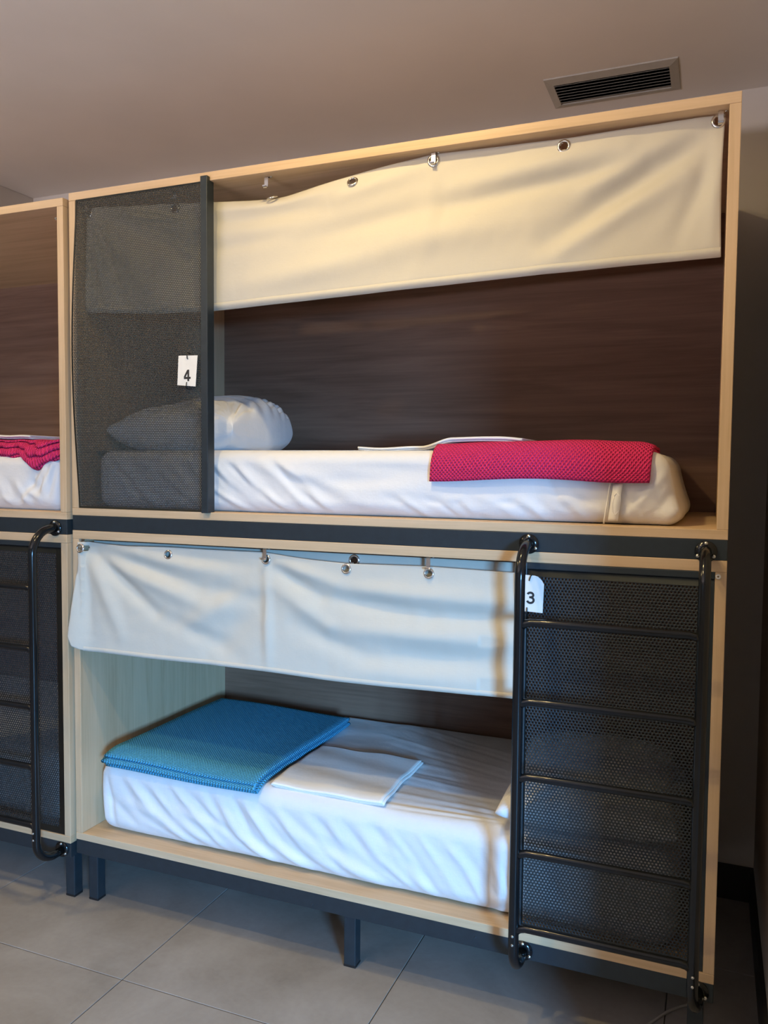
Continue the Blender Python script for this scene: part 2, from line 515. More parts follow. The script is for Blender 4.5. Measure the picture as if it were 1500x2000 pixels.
def perforated(name, x0, x1, z0, z1, mx0, mx1, mz0, mz1, pitch, dia, sides, th, bow, mat, parent):
    """a sheet with real round holes on a hexagonal grid and a plain border"""
    ax0, ax1, az0, az1 = x0 + mx0, x1 - mx1, z0 + mz0, z1 - mz1
    rowh = pitch * math.sqrt(3) / 2
    nr = int((az1 - az0 - pitch) / rowh) + 1
    cs = []
    zoff = (az1 - az0 - (nr - 1) * rowh) / 2
    nc = int((ax1 - ax0 - pitch * 1.5) / pitch) + 1
    xoff = (ax1 - ax0 - (nc - 0.5) * pitch) / 2
    for r in range(nr):
        xs = ax0 + xoff + (pitch / 2 if r % 2 else 0) + np.arange(nc) * pitch
        cs.append(np.stack([xs, np.full(nc, az0 + zoff + r * rowh)], 1))
    C = np.concatenate(cs)
    R = pitch / math.sqrt(3)
    if sides == 6:
        ang = np.radians(30 + 60 * np.arange(6)); ro = np.full(6, R)
    else:
        ang = np.radians(30 + 30 * np.arange(12)); ro = np.where(np.arange(12) % 2 == 0, R, R * math.cos(math.radians(30)))
    out = np.stack([ro * np.cos(ang), ro * np.sin(ang)], 1)
    inn = np.stack([dia / 2 * np.cos(ang), dia / 2 * np.sin(ang)], 1)
    n = sides
    N = len(C)
    Vo = (C[:, None, :] + out[None]).reshape(-1, 2)
    Vi = (C[:, None, :] + inn[None]).reshape(-1, 2)
    XZ = np.concatenate([Vo, Vi, Vi, Vo])
    Y = np.concatenate([np.zeros(2 * N * n), np.full(2 * N * n, th)])
    k = np.arange(N * n); kn = (k // n) * n + (k % n + 1) % n
    M = N * n
    Q = np.concatenate([
        np.stack([k, kn, kn + M, k + M], 1),
        np.stack([k + M, kn + M, kn + 2 * M, k + 2 * M], 1),
        np.stack([k + 2 * M, kn + 2 * M, kn + 3 * M, k + 3 * M], 1)])
    # plain border, overlapping the ragged outer cells by a hair
    bx0, bx1 = C[:, 0].min() - pitch * 0.42, C[:, 0].max() + pitch * 0.42
    bz0, bz1 = C[:, 1].min() - pitch * 0.44, C[:, 1].max() + pitch * 0.44
    V2, Y2, Q2 = [], [], []
    nseg = 24

    def plate(a0, a1, b0, b1, ns):
        for yy in (-0.0003, th + 0.0003):
            base = len(V2)
            for i in range(ns + 1):
                t = i / ns
                zz = b0 + (b1 - b0) * t
                V2.append((a0, zz)); V2.append((a1, zz)); Y2.extend([yy, yy])
            for i in range(ns):
                Q2.append((base + 2 * i, base + 2 * i + 1, base + 2 * i + 3, base + 2 * i + 2))
        m = 2 * (ns + 1); base = len(V2) - 2 * m
        for i in range(ns):
            for s in (0, 1):
                Q2.append((base + 2 * i + s, base + 2 * i + 2 + s, base + m + 2 * i + 2 + s, base + m + 2 * i + s))
        Q2.append((base, base + 1, base + m + 1, base + m))
        Q2.append((base + 2 * ns, base + 2 * ns + 1, base + m + 2 * ns + 1, base + m + 2 * ns))
    plate(x0, bx0, z0, z1, nseg); plate(bx1, x1, z0, z1, nseg)
    plate(bx0, bx1, z0, bz0, 1); plate(bx0, bx1, bz1, z1, 1)
    Q2 = np.array(Q2) + len(XZ)
    XZ = np.concatenate([XZ, np.array(V2)]); Y = np.concatenate([Y, np.array(Y2)]); Q = np.concatenate([Q, Q2])
    dx, dy = bow(XZ[:, 0], XZ[:, 1])
    V = np.stack([XZ[:, 0] + dx, Y + dy, XZ[:, 1]], 1)
    return np_quads(name, V, Q, mat, parent)


def strip_hook(parent, x, y, z, mat=chrome, plate=True):
    """bent metal strip hook screwed to the underside of a board"""
    wd, t = 0.0125, 0.0016
    path = [(0.012, -0.0012), (0.002, -0.0012), (0.0, -0.004), (0.0, -0.030)]
    for k in range(0, 9):
        a = math.radians(180 + 22.5 * k)
        path.append((-0.0065 - 0.0065 * math.cos(a), -0.030 + 0.0065 * math.sin(a)))
    V, F = [], []
    P = [Vector((0, a, b)) for a, b in path]
    for i, p in enumerate(P):
        tn = (P[min(i + 1, len(P) - 1)] - P[max(i - 1, 0)]).normalized()
        nn = Vector((0, -tn.z, tn.y))
        for sx in (-wd / 2, wd / 2):
            for sn in (-t / 2, t / 2):
                q = p + nn * sn
                V.append((x + sx, y + q.y, z + q.z))
    for i in range(len(P) - 1):
        b = 4 * i
        for u, v in ((0, 1), (1, 3), (3, 2), (2, 0)):
            F.append((b + u, b + v, b + v + 4, b + u + 4))
    F += [(0, 1, 3, 2), (len(V) - 4, len(V) - 3, len(V) - 1, len(V) - 2)]
    o = pydata('curtain_hook', V, F, mat, parent)
    lathe('screw', [(0.0005, -0.003), (0.0028, -0.0026), (0.0036, 0.0), (0.0005, 0.0)], zinc, o, 12, 'z', (x + 0.012, y + 0.008, z))
    return o


def flange(parent, x, z, y=0.0, bolts=((0, .021), (-.019, -.011), (.019, -.011))):
    o = lathe('flange', [(0.0005, 0.0), (0.027, 0.0), (0.027, -0.004), (0.0005, -0.0045)], gloss, parent, 28, 'y', (x, y, z))
    for bx, bz in bolts:
        lathe('bolt', [(0.0005, -0.0105), (0.0015, -0.0105), (0.002, -0.0085), (0.0038, -0.009), (0.0046, -0.0065), (0.0046, -0.004), (0.0005, -0.004)],
              zinc, o, 12, 'y', (bx, 0, bz))


def make_bunk(name, screw_variation=0):
    b = empty(name)
    ups = Z2; 
    # upper box
    box('bottom_panel', 0, W, 0, DEP, Z2, Z2 + TH - .002, oak_x, b)
    box('top_panel', 0, W, 0, DEP, Z3 - TH, Z3, oak_x, b)
    box('side_panel', 0, TH, 0.0005, DEP, Z2 + TH - .002, Z3 - TH, oak_z, b)
    box('side_panel', W - TH, W, 0.0005, DEP, Z2 + TH - .002, Z3 - TH, oak_z, b)
    tag(box('back_panel', TH, W - TH, DEP - 0.016, DEP - 0.002, Z2 + TH - .002, Z3 - TH, walnut, b, 0), 'dark brown wood back panel')
    # lower box
    box('bottom_panel', 0, W, 0, DEP, Z0, Z0 + TH - .002, oak_x, b)
    box('top_panel', 0, W, 0, DEP, Z1 - TH - .002, Z1, oak_x, b)
    box('side_panel', 0, TH, 0.0005, DEP, Z0 + TH - .002, Z1 - TH - .002, oak_z, b)
    box('side_panel', W - TH, W, 0.0005, DEP, Z0 + TH - .002, Z1 - TH - .002, oak_z, b)
    tag(box('back_panel', TH, W - TH, DEP - 0.016, DEP - 0.002, Z0 + TH - .002, Z1 - TH - .002, walnut, b, 0), 'dark brown wood back panel')
    # steel frame between and below the boxes
    for (za, zb) in ((Z1, Z2), (0.183, Z0)):
        f = box('steel_beam', 0.0, W, 0.001, 0.05, za, zb, steel, b, 0.002)
        box('steel_beam', 0.0, W, DEP - 0.05, DEP, za, zb, steel, b, 0.002)
        box('steel_beam', 0.0, 0.05, 0.05, DEP - 0.05, za, zb, steel, b, 0.002)
        box('steel_beam', W - 0.05, W, 0.05, DEP - 0.05, za, zb, steel, b, 0.002)
    for lx in (0.018, 1.02, W - 0.062):
        for ly in (0.040, DEP - 0.085):
            l = box('leg', lx, lx + 0.040, ly, ly + 0.040, 0.006, 0.186, steel, b, 0.003)
            box('foot_cap', lx - .0005, lx + 0.0405, ly - .0005, ly + 0.0405, 0.0, 0.008, black, l, 0.002)
    for sx, sz in ((0.105, 0.2215), (0.93, 0.197), (1.45, 0.213)):
        lathe('screw', [(0.0005, -0.002), (0.003, -0.0016), (0.0038, 0.001), (0.0005, 0.001)], steel, b, 12, 'y', (sx, 0.001, sz))
    # upper perforated screen with its post
    def bow_up(X, Z):
        v = (Z - (Z2 + TH)) / (Z3 - Z2 - 2 * TH)
        e = np.clip(1 - (X - 0.03) / 0.5, 0, 1)
        s = np.sin(np.pi * np.clip(v, 0, 1)) ** 1.2
        return -0.015 * s * e ** 3, -0.012 * s * e
    perforated('perforated_screen', 0.031, 0.540, Z2 + TH - .001, Z3 - TH + .001, 0.002, 0.003, 0.003, 0.003, 0.0066, 0.0047, 6, 0.0007, bow_up, screen_m, b)
    box('screen_post', 0.5385, 0.5640, -0.016, 0.022, Z2 + TH - 0.004, Z3 - TH + 0.012, steel, b, 0.002)
    # lower perforated screen behind the ladder
    perforated('perforated_screen', LX + 0.008, W - TH - .001, Z0 + TH, Z1 - TH - .003, 0.012, 0.022, 0.020, 0.034, 0.0092, 0.0056, 12, 0.0015,
               lambda X, Z: (0 * X, 0 * X + 0.004), screen_m, b)
    box('screen_post', LX - 0.004, LX + 0.018, 0.000, 0.03, Z0 + TH - .002, Z1 - TH - .002, steel, b, 0.002)
    box('screen_top_rail', LX + 0.018, W - TH, -0.0005, 0.012, Z1 - TH - .020, Z1 - TH - .002, steel, b, 0.002)
    # hooks
    for hx in (2.034, 1.287, 0.748, 0.410, 0.046):
        strip_hook(b, hx, 0.030, Z3 - TH)
    for hx in (0.040, 0.757, 1.294):
        strip_hook(b, hx, 0.006, Z1 - TH - .002)
    # ladder
    RL, RR, YL, r = 1.584, 2.030, -0.105, 0.0140

    def rail_path(x, xb, zt=1.345, zb=0.205):
        p = [(x, 0.0, zt)]
        R = 0.085
        p.append((x, YL + R, zt))
        for k in range(1, 11):
            a = math.radians(9 * k)
            p.append((x, YL + R - R * math.sin(a), zt - R + R * math.cos(a)))
        n = 10
        for k in range(1, n):
            p.append((x, YL, zt - R + (zb + 0.06 - zt + R) * k / n))
        R2 = 0.06
        for k in range(0, 11):
            a = math.radians(9 * k)
            p.append((x + (xb - x) * k / 10, YL + R2 - R2 * math.cos(a), zb + R2 - R2 * math.sin(a)))
        p.append((xb, 0.0, zb))
        return p
    lad = tube('ladder_rail', rail_path(RL, RL + .004), r, gloss, b, 18)
    lad2 = tube('ladder_rail', rail_path(RR, RR + .012), r, gloss, b, 18)
    flange(b, RL, 1.345); flange(b, RR, 1.345)
    flange(b, RL + .004, 0.209); flange(b, RR + .012, 0.209)
    for z in (1.150, 0.942, 0.742, 0.537, 0.333):
        p = [(RL + 0.006, YL, z - 0.012), (RL + 0.016, YL, z - 0.004), (RL + 0.03, YL, z)]
        p += [(RL + 0.03 + (RR - RL - 0.06) * k / 6, YL, z) for k in range(1, 7)]
        p += [(RR - 0.016, YL, z - 0.002), (RR - 0.006, YL, z - 0.007)]
        tube('rung', p, 0.0105, gloss, b, 14)
    for zz in (0.312, 0.288):
        lathe('screw', [(0.0005, -0.0035), (0.003, -0.003), (0.0042, 0.0), (0.0005, 0.0)], zinc, lad, 12, 'y', (RL, YL - r + .0004, zz))
        lathe('screw', [(0.0005, -0.0035), (0.003, -0.003), (0.0042, 0.0), (0.0005, 0.0)], zinc, lad2, 12, 'y', (RR, YL - r + .0004, zz))
    # white cable grommet on the frame
    lathe('plug', [(0.0022, -0.0005), (0.0022, -0.003), (0.0058, -0.003), (0.0068, -0.001), (0.0068, 0.001), (0.0022, 0.001)], white_pl, b, 18, 'y', (2.0605, 0.0, 1.2835))
    return b


bunk = make_bunk('bunk_bed')
tag(bunk, 'two-tier oak bunk box with the white number tags 3 and 4', 'bunk bed', 'box bunk beds')


def copy_tree(o, parent=None):
    c = o.copy(); COL.objects.link(c); c.parent = parent
    for ch in list(o.children): copy_tree(ch, c)
    return c


bunk2 = copy_tree(bunk)
bunk2.location = (-2.094, -0.012, -0.0)
bunk2['label'] = 'oak bunk box next to the numbered one, its upper opening uncovered'
DX = -2.094
for ch in list(bunk2.children):
    if ch.name.startswith('plug'): bpy.data.objects.remove(ch)
# its adjustable feet are screwed in a little further, so the whole unit sits lower
for ch in bunk2.children:
    if ch.name.startswith('leg'): continue
    ch.location.z -= 0.016


# ------------------------------------------------------------------ curtains
def eyelet(parent, x, y, z, tilt=0.0, yaw=0.0, R=0.0185, ri=0.0105):
    prof = [(ri, -0.001), (ri + .001, -0.0036), (ri + .003, -0.0046), (R - .001, -0.0028), (R, -0.0005), (R - .001, 0.0016), (ri + .001, 0.0016)]
    o = lathe('eyelet', prof, chrome, parent, 26, 'y', (x, y, z))
    o.rotation_euler = (tilt, 0, yaw)
    return o


def curtain_mesh(name, nu, nv, xf, zt, zb, yf, holes, mat, parent, th=0.0014):
    u = np.linspace(0, 1, nu); v = np.linspace(0, 1, nv)
    U, V = np.meshgrid(u, v, indexing='ij')
    X = xf(U, V)
    Zt, Zb = zt(X), zb(X)
    Z = Zt + (Zb - Zt) * V
    Y = yf(X, Z, U, V)
    P = np.stack([X, Y, Z], -1).reshape(-1, 3)
    Q = grid_quads(nu, nv)
    c = P[Q].mean(1)
    keep = np.ones(len(Q), bool)
    for hx, hz in holes:
        keep &= ((c[:, 0] - hx) ** 2 + (c[:, 2] - hz) ** 2) > 0.0115 ** 2
    o = np_quads(name, P, Q[keep], mat, parent, True)
    md = o.modifiers.new('thickness', 'SOLIDIFY'); md.thickness = th; md.offset = 0
    return o, (lambda x: None)


def sm(x, xs, ys, s=0.03):
    """smoothed piecewise-linear profile"""
    out = 0
    for d in (-1, -.5, 0, .5, 1):
        out = out + np.interp(x + d * s, xs, ys)
    return out / 5


# upper curtain
UT_x = [0.0, 0.012, 0.045, 0.165, 0.311, 0.519, 0.70, 0.774, 0.878, 1.033, 1.145, 1.284, 1.361, 1.434, 1.649, 1.841, 2.028, 2.06]
UT_z = [2.405, 2.408, 2.424, 2.412, 2.402, 2.389, 2.384, 2.382, 2.393, 2.408, 2.420, 2.434, 2.431, 2.430, 2.425, 2.428, 2.432, 2.433]
UB_x = [0.018, 0.308, 0.515, 0.88, 1.212, 1.513, 1.785, 2.054]
UB_z = [2.073, 2.052, 2.045, 2.056, 2.067, 2.075, 2.081, 2.084]
up_folds = [
    (2.02, 2.405, 1.62, 2.16, 0.040, 0.030), (1.95, 2.30, 1.60, 2.11, 0.032, -0.018), (1.98, 2.40, 1.72, 2.29, 0.028, -0.016),
    (1.86, 2.345, 1.32, 2.285, 0.026, 0.016), (1.80, 2.385, 1.35, 2.335, 0.030, -0.012), (1.55, 2.225, 1.10, 2.19, 0.045, -0.014),
    (1.34, 2.30, 0.85, 2.235, 0.030, 0.010), (1.25, 2.40, 0.95, 2.34, 0.025, -0.010), (0.95, 2.33, 0.53, 2.32, 0.030, 0.016),
    (1.15, 2.17, 0.62, 2.11, 0.040, -0.014), (0.80, 2.255, 0.50, 2.235, 0.025, 0.008), (1.28, 2.41, 1.26, 2.12, 0.03, -0.006),
    (2.03, 2.39, 2.02, 2.12, 0.020, -0.010), (2.04, 2.38, 1.93, 2.12, 0.025, 0.010),
    (0.05, 2.41, 0.07, 2.10, 0.014, 0.014), (0.05, 2.41, 0.125, 2.10, 0.014, -0.013), (0.055, 2.405, 0.19, 2.10, 0.016, 0.014),
    (0.06, 2.405, 0.30, 2.12, 0.020, -0.014), (0.07, 2.41, 0.45, 2.22, 0.020, 0.014), (0.08, 2.41, 0.50, 2.32, 0.018, -0.012)]


def up_y(X, Z, U, V):
    y = 0.043 + ridges(X, Z, up_folds)
    y += 0.003 * smooth_noise(X, Z, 9, 3) + 0.0012 * smooth_noise(X, Z, 40, 4)
    # the slack top edge at the third eyelet tips backwards
    y += 0.035 * np.exp(-((X - 0.74) / 0.20) ** 2) * np.clip(1 - V / 0.10, 0, 1) ** 1.5
    y += 0.010 * np.clip((V - 0.935) / 0.065, 0, 1) ** 1.3
    return np.clip(y, 0.018, None)


up_eye = [(2.029, 2.418), (1.649, 2.404), (1.284, 2.414), (1.034, 2.388), (0.756, 2.374), (0.402, 2.380), (0.046, 2.406)]
cur1 = empty('berth_curtain', (0, 0, 0)); tag(cur1, 'beige linen privacy curtain sagging across the upper berth, tag 4', 'curtain', 'linen berth curtains')
xf1 = lambda U, V: 0.026 + 0.012 * (1 - V) + (2.044 - 0.004 * np.sin(np.pi * V) - 0.026 - 0.012 * (1 - V)) * U
c_up, _ = curtain_mesh('cloth', 420, 80, xf1, lambda x: sm(x, UT_x, UT_z), lambda x: sm(x, UB_x, UB_z), up_y, [e for i, e in enumerate(up_eye) if i != 4], curtain_m, cur1)


def cloth_y(fun, x, z, zt, zb):
    X, Z = np.array([float(x)]), np.array([float(z)])
    V = (zt - Z) / (zt - zb)
    return float(fun(X, Z, X, V)[0])


for i, (ex, ez) in enumerate(up_eye):
    zt = float(sm(np.array([ex]), UT_x, UT_z)[0]); zb = float(sm(np.array([ex]), UB_x, UB_z)[0])
    ey = cloth_y(up_y, ex, ez, zt, zb)
    eyelet(cur1, ex, ey - 0.0005 - (0.012 if i == 4 else 0), ez + (0.004 if i == 4 else 0), tilt=(math.radians(-66) if i == 4 else (math.radians(-30) if i == 3 else 0.0)), yaw=(math.radians(-14) if i == 4 else 0))


# hem along the lower edge of the upper curtain
def hem(parent, xs0, xs1, zbot, yfun, h, mat, n=240, dy=0.0022):
    X = np.linspace(xs0, xs1, n)
    rows = []
    zb = zbot(X)
    for k, (dz, off) in enumerate(((0.0, 0.0015), (0.0, -dy), (h * 0.5, -dy - .001), (h, -dy + .0006), (h, 0.0005))):
        Z = zb + dz
        V = 1 - dz / 0.36 + 0 * X
        rows.append(np.stack([X, yfun(X, Z, X, V) + off, Z - (0.001 if dz == 0 else 0)], -1))
    P = np.stack(rows, 1).reshape(-1, 3)
    return np_quads('hem', P, grid_quads(n, 5), mat, parent, True)


hem(cur1, 0.03, 2.042, lambda x: sm(x, UB_x, UB_z), up_y, 0.021, curtain_m)

# lower curtain: a front layer and the turned-over layer behind it
LT_x = [0.0, 0.023, 0.10, 0.22, 0.389, 0.527, 0.755, 0.80, 0.898, 1.033, 1.293, 1.531, 1.56]
LT_z = [1.284, 1.286, 1.281, 1.277, 1.281, 1.280, 1.281, 1.276, 1.267, 1.261, 1.266, 1.262, 1.262]
LB_x = [0.0, 0.02, 0.051, 0.322, 0.565, 0.774, 0.97, 1.172, 1.537, 1.56]
LB_z = [0.935, 0.920, 0.909, 0.908, 0.910, 0.910, 0.905, 0.907, 0.915, 0.915]
lo_folds = [
    (0.05, 1.262, 0.34, 1.06, 0.024, 0.020), (0.34, 1.06, 0.66, 0.95, 0.030, 0.012), (0.06, 1.265, 0.50, 1.155, 0.028, 0.018), (0.50, 1.155, 0.75, 1.13, 0.03, 0.012),
    (0.06, 1.25, 0.20, 0.98, 0.030, -0.014), (0.12, 1.235, 0.52, 1.10, 0.030, -0.016), (0.15, 1.265, 0.6, 1.21, 0.026, -0.010),
    (0.05, 1.24, 0.07, 0.97, 0.022, 0.008), (0.30, 1.255, 0.72, 1.235, 0.020, 0.006),
    (0.76, 1.23, 0.77, 0.93, 0.018, -0.011), (0.72, 1.10, 0.55, 0.95, 0.05, 0.012), (0.70, 1.16, 0.45, 1.02, 0.03, -0.010),
    (0.78, 1.235, 0.95, 1.155, 0.022, 0.014), (0.95, 1.155, 1.30, 1.125, 0.028, 0.018), (1.30, 1.125, 1.55, 1.13, 0.028, 0.016),
    (0.80, 1.25, 1.00, 1.20, 0.020, -0.010), (1.00, 1.185, 1.54, 1.175, 0.028, -0.014),
    (0.80, 1.17, 0.98, 1.07, 0.026, -0.012), (0.98, 1.065, 1.54, 1.065, 0.030, -0.015), (0.86, 1.06, 1.10, 0.99, 0.030, 0.012), (1.10, 0.99, 1.54, 1.01, 0.034, 0.014),
    (1.02, 0.94, 1.52, 0.95, 0.03, -0.008)]


def lo_y(X, Z, U, V):
    y = 0.016 - 0.012 * V + ridges(X, Z, lo_folds) * 0.9
    y += 0.0025 * smooth_noise(X, Z, 9, 13) + 0.001 * smooth_noise(X, Z, 40, 14)
    y -= 0.030 * np.exp(-((X - 0.0) / 0.05) ** 2) * np.clip(V * 3, 0, 1)
    y = np.where(X > 1.45, np.clip(y, 0.004, None), y)
    return np.where(X < 0.045, np.minimum(y, -0.006), np.clip(y, -0.02, 0.034))


lo_eye = [(0.040, 1.263), (0.389, 1.256), (0.757, 1.259), (1.033, 1.245), (1.294, 1.246)]
cur2 = empty('berth_curtain', (0, 0, 0)); tag(cur2, 'beige linen privacy curtain hooked over the lower berth, tag 3', 'curtain', 'linen berth curtains')
lx_t, lx_v = [0.0, 0.2, 0.45, 0.7, 0.92, 1.0], [0.026, 0.028, 0.018, 0.006, -0.004, 0.012]
xf2 = lambda U, V: np.interp(V, lx_t, lx_v) * (1 - U) + 1.556 * U
curtain_mesh('cloth', 340, 84, xf2, lambda x: sm(x, LT_x, LT_z, .02), lambda x: sm(x, LB_x, LB_z, .02), lo_y, lo_eye, curtain_m, cur2)
back_y = lambda X, Z, U, V: 0.047 + 0.003 * smooth_noise(X, Z, 14, 21)
curtain_mesh('turned_layer', 300, 30, lambda U, V: 0.05 + 1.506 * U, lambda x: 1.2865 + 0 * x, lambda x: 1.10 + 0 * x, back_y, [(1.045, 1.268)], curtain_m, cur2)
eyelet(cur2, 1.045, 0.046, 1.268)
for ex, ez in lo_eye:
    zt = float(sm(np.array([ex]), LT_x, LT_z)[0]); zb = float(sm(np.array([ex]), LB_x, LB_z)[0])
    eyelet(cur2, ex, cloth_y(lo_y, ex, ez, zt, zb) - 0.0005, ez, tilt=math.radians(-8), R=0.0165, ri=0.0095)
hem(cur2, 0.05, 1.552, lambda x: sm(x, LB_x, LB_z, .02), lo_y, 0.014, curtain_m, dy=0.0018)


# ------------------------------------------------------------------ mattresses
def mattress(name, x0, x1, y0, y1, z0, z1, r, disp, label, nx=330, ny=110, nz=40, warp=None):
    lo = np.array([x0, y0, z0]); hi = np.array([x1, y1, z1])

    def axis_pts(a, b, n):
        t = np.linspace(0, 1, n)
        return a + (b - a) * t
    ax = [axis_pts(x0, x1, nx), axis_pts(y0, y1, ny), axis_pts(z0, z1, nz)]
    # denser near the rounded borders
    for k in range(3):
        a = ax[k]
        ax[k] = np.unique(np.concatenate([a, np.linspace(lo[k], lo[k] + r, 8), np.linspace(hi[k] - r, hi[k], 8)]))
    Vs, Qs, off = [], [], 0
    for k in range(3):
        i, j = [(1, 2), (2, 0), (0, 1)][k]
        A, B = np.meshgrid(ax[i], ax[j], indexing='ij')
        for s in (0, 1):
            P = np.zeros(A.shape + (3,))
            P[..., i] = A; P[..., j] = B; P[..., k] = hi[k] if s else lo[k]
            q = grid_quads(A.shape[0], A.shape[1], off)
            if not s: q = q[:, ::-1]
            Vs.append(P.reshape(-1, 3)); Qs.append(q); off += A.size
    P = np.concatenate(Vs); Q = np.concatenate(Qs)
    key = np.round(P * 1e5).astype(np.int64)
    _, idx, inv = np.unique(key, axis=0, return_index=True, return_inverse=True)
    inv = inv.ravel()
    P = P[idx]; Q = inv[Q]
    c = np.clip(P, lo + r, hi - r)
    d = P - c
    n = d / np.maximum(np.linalg.norm(d, axis=1, keepdims=True), 1e-9)
    P = c + n * r
    P = P + n * disp(P, n)[:, None]
    P[:, 2] = np.maximum(P[:, 2], z0)
    if warp is not None: P = warp(P)
    o = np_quads(name, P, Q, sheet_m, None, True)
    tag(o, label, 'mattress', 'mattresses in white fitted sheets')
    return o


def diag(x0, x1, n, zt, zb, shift, w, a, seed, curve=0.0):
    """a family of slanted folds across a mattress side"""
    g = np.random.default_rng(seed)
    out = []
    for k in range(n):
        x = x0 + (x1 - x0) * (k + g.uniform(-.25, .25)) / max(1, n - 1)
        aa = a * g.uniform(.5, 1.25) * (1 if k % 2 else -0.75)
        s = shift * g.uniform(.8, 1.25)
        zm = (zt + zb) / 2 + g.uniform(-.03, .03)
        out.append((x, zt - g.uniform(0, .02), x + s * (.5 - curve), zm, w * g.uniform(.8, 1.3), aa))
        out.append((x + s * (.5 - curve), zm, x + s, zb, w * g.uniform(.8, 1.3), aa))
    return out


MU0, MU1 = 1.4005, 1.600
up_front = diag(0.10, 0.48, 9, 1.58, 1.41, 0.20, 0.013, 0.006, 1, .1) + diag(0.50, 0.80, 8, 1.57, 1.41, 0.17, 0.012, 0.006, 2, .12)
up_front += [(0.78, 1.56, 1.02, 1.47, 0.022, 0.006), (1.02, 1.47, 1.30, 1.49, 0.03, 0.006), (0.80, 1.52, 1.05, 1.425, 0.02, -0.005), (0.95, 1.45, 1.2, 1.43, 0.02, 0.005),
             (1.05, 1.55, 1.3, 1.535, 0.02, -0.004), (0.85, 1.50, 1.22, 1.515, 0.02, -0.004)]
up_front += diag(1.15, 1.75, 12, 1.47, 1.405, 0.10, 0.011, 0.0045, 3) + diag(1.60, 1.78, 3, 1.54, 1.42, 0.07, 0.012, 0.004, 5)
up_front += [(1.95, 1.56, 1.80, 1.41, 0.012, 0.006), (1.99, 1.54, 1.86, 1.41, 0.013, -0.006), (1.985, 1.50, 1.90, 1.405, 0.011, 0.006), (1.87, 1.5, 1.82, 1.44, 0.01, -0.004)]


def up_disp(P, n):
    d = 0.004 * smooth_noise(P[:, 0] * 1.0, P[:, 2] * 2 + P[:, 1], 6, 30)
    d += np.clip(-n[:, 1], 0, 1) * ridges(P[:, 0], P[:, 2], up_front) * 1.1
    d += np.clip(n[:, 2], 0, 1) * 0.003 * smooth_noise(P[:, 0], P[:, 1], 12, 31)
    d += np.abs(n[:, 0]) * 0.005 * smooth_noise(P[:, 1] * 2, P[:, 2] * .7, 26, 33)
    return d


def up_warp(P):
    h = (P[:, 2] - MU0) / (MU1 - MU0)
    k = np.clip((P[:, 0] - 1.75) / 0.22, 0, 1)
    P[:, 0] += k * (0.045 * (1 - h) ** 1.5 - 0.02 * h)
    P[:, 2] += k ** 3 * np.clip(P[:, 2] - MU0 - .1, 0, 1) * -0.10
    return P


m_up = mattress('mattress', 0.055, 1.945, 0.052, 0.865, MU0, MU1, 0.045, up_disp, 'white sheeted mattress on the upper berth, holding the folded crimson blanket', warp=up_warp)
# woven care label sewn to its side
lab = empty('care_label_holder')
COL.objects.unlink(lab); bpy.data.objects.remove(lab)
Vl, Fl = [], []
for k in range(13):
    t = k / 12
    z = 1.512 - t * 0.100
    x = 1.797 - 0.012 * t
    wv = 0.024 if t < .35 else 0.026
    for s in (0, 1):
        Vl.append((x + s * wv, 0.0445 - 0.003 * math.sin(t * 3.1) - 0.002 * s, z))
for k in range(12): Fl.append((2 * k, 2 * k + 1, 2 * k + 3, 2 * k + 2))
lb = pydata('care_label', Vl, Fl, label_m, m_up, True)
md = lb.modifiers.new('thickness', 'SOLIDIFY'); md.thickness = 0.0012
loop = [(1.800, 1.478), (1.806, 1.486), (1.814, 1.480), (1.816, 1.462), (1.813, 1.440), (1.804, 1.428), (1.797, 1.436), (1.796, 1.458), (1.800, 1.478)]
tube('label_loop', [(x, 0.0405, z) for x, z in loop], 0.0016, label_m, m_up, 8)
tube('piping', [(1.790 - .010 * t / 10 * 1.6, 0.0455 - .002 * math.sin(t), 1.525 - 0.0121 * t) for t in range(11)], 0.0020, label_m, m_up, 8)

ML0, ML1 = 0.2585, 0.512
lo_front = diag(0.16, 0.70, 13, 0.47, 0.275, 0.24, 0.014, 0.008, 11, .12) + diag(0.62, 1.15, 12, 0.47, 0.275, 0.20, 0.014, 0.007, 12, .1)
lo_front += diag(1.10, 1.45, 8, 0.46, 0.28, 0.14, 0.013, 0.006, 14, .05) + diag(0.10, 0.9, 9, 0.40, 0.27, 0.30, 0.018, 0.008, 15, .1) + diag(1.5, 1.9, 8, .44, .27, .12, .016, .007, 16)
lo_front += [(1.47, 0.46, 1.48, 0.27, 0.015, -0.010), (1.50, 0.45, 1.51, 0.27, 0.013, 0.008), (0.10, 0.47, 0.13, 0.28, .012, -.009), (0.075, .46, .09, .28, .01, .008)]
g = np.random.default_rng(44)
lo_top = [(1.50 + g.uniform(-.05, .1), 0.13 + 0.05 * k + g.uniform(-.01, .01), 0.72 + g.uniform(-.1, .3), 0.10 + 0.085 * k + g.uniform(-.02, .02), 0.012 * g.uniform(.8, 1.4), 0.0045 * (1 if k % 2 else -1)) for k in range(10)]
lo_top += [(1.5, 0.10 + .012 * k, 1.10 + .05 * k, 0.085 + 0.02 * k, 0.007, 0.004 * (1 if k % 2 else -1)) for k in range(7)]


def lo_disp(P, n):
    d = 0.005 * smooth_noise(P[:, 0], P[:, 2] * 2 + P[:, 1], 6, 50)
    d += np.clip(-n[:, 1], 0, 1) * ridges(P[:, 0], P[:, 2], lo_front) * 0.75
    tp = np.clip(n[:, 2], 0, 1)
    d += tp * (ridges(P[:, 0], P[:, 1], lo_top) * 0.55 + 0.0025 * smooth_noise(P[:, 0], P[:, 1] * 1.5, 14, 51))
    d += np.abs(n[:, 0]) * 0.006 * smooth_noise(P[:, 1] * 2, P[:, 2], 26, 53)
    return d


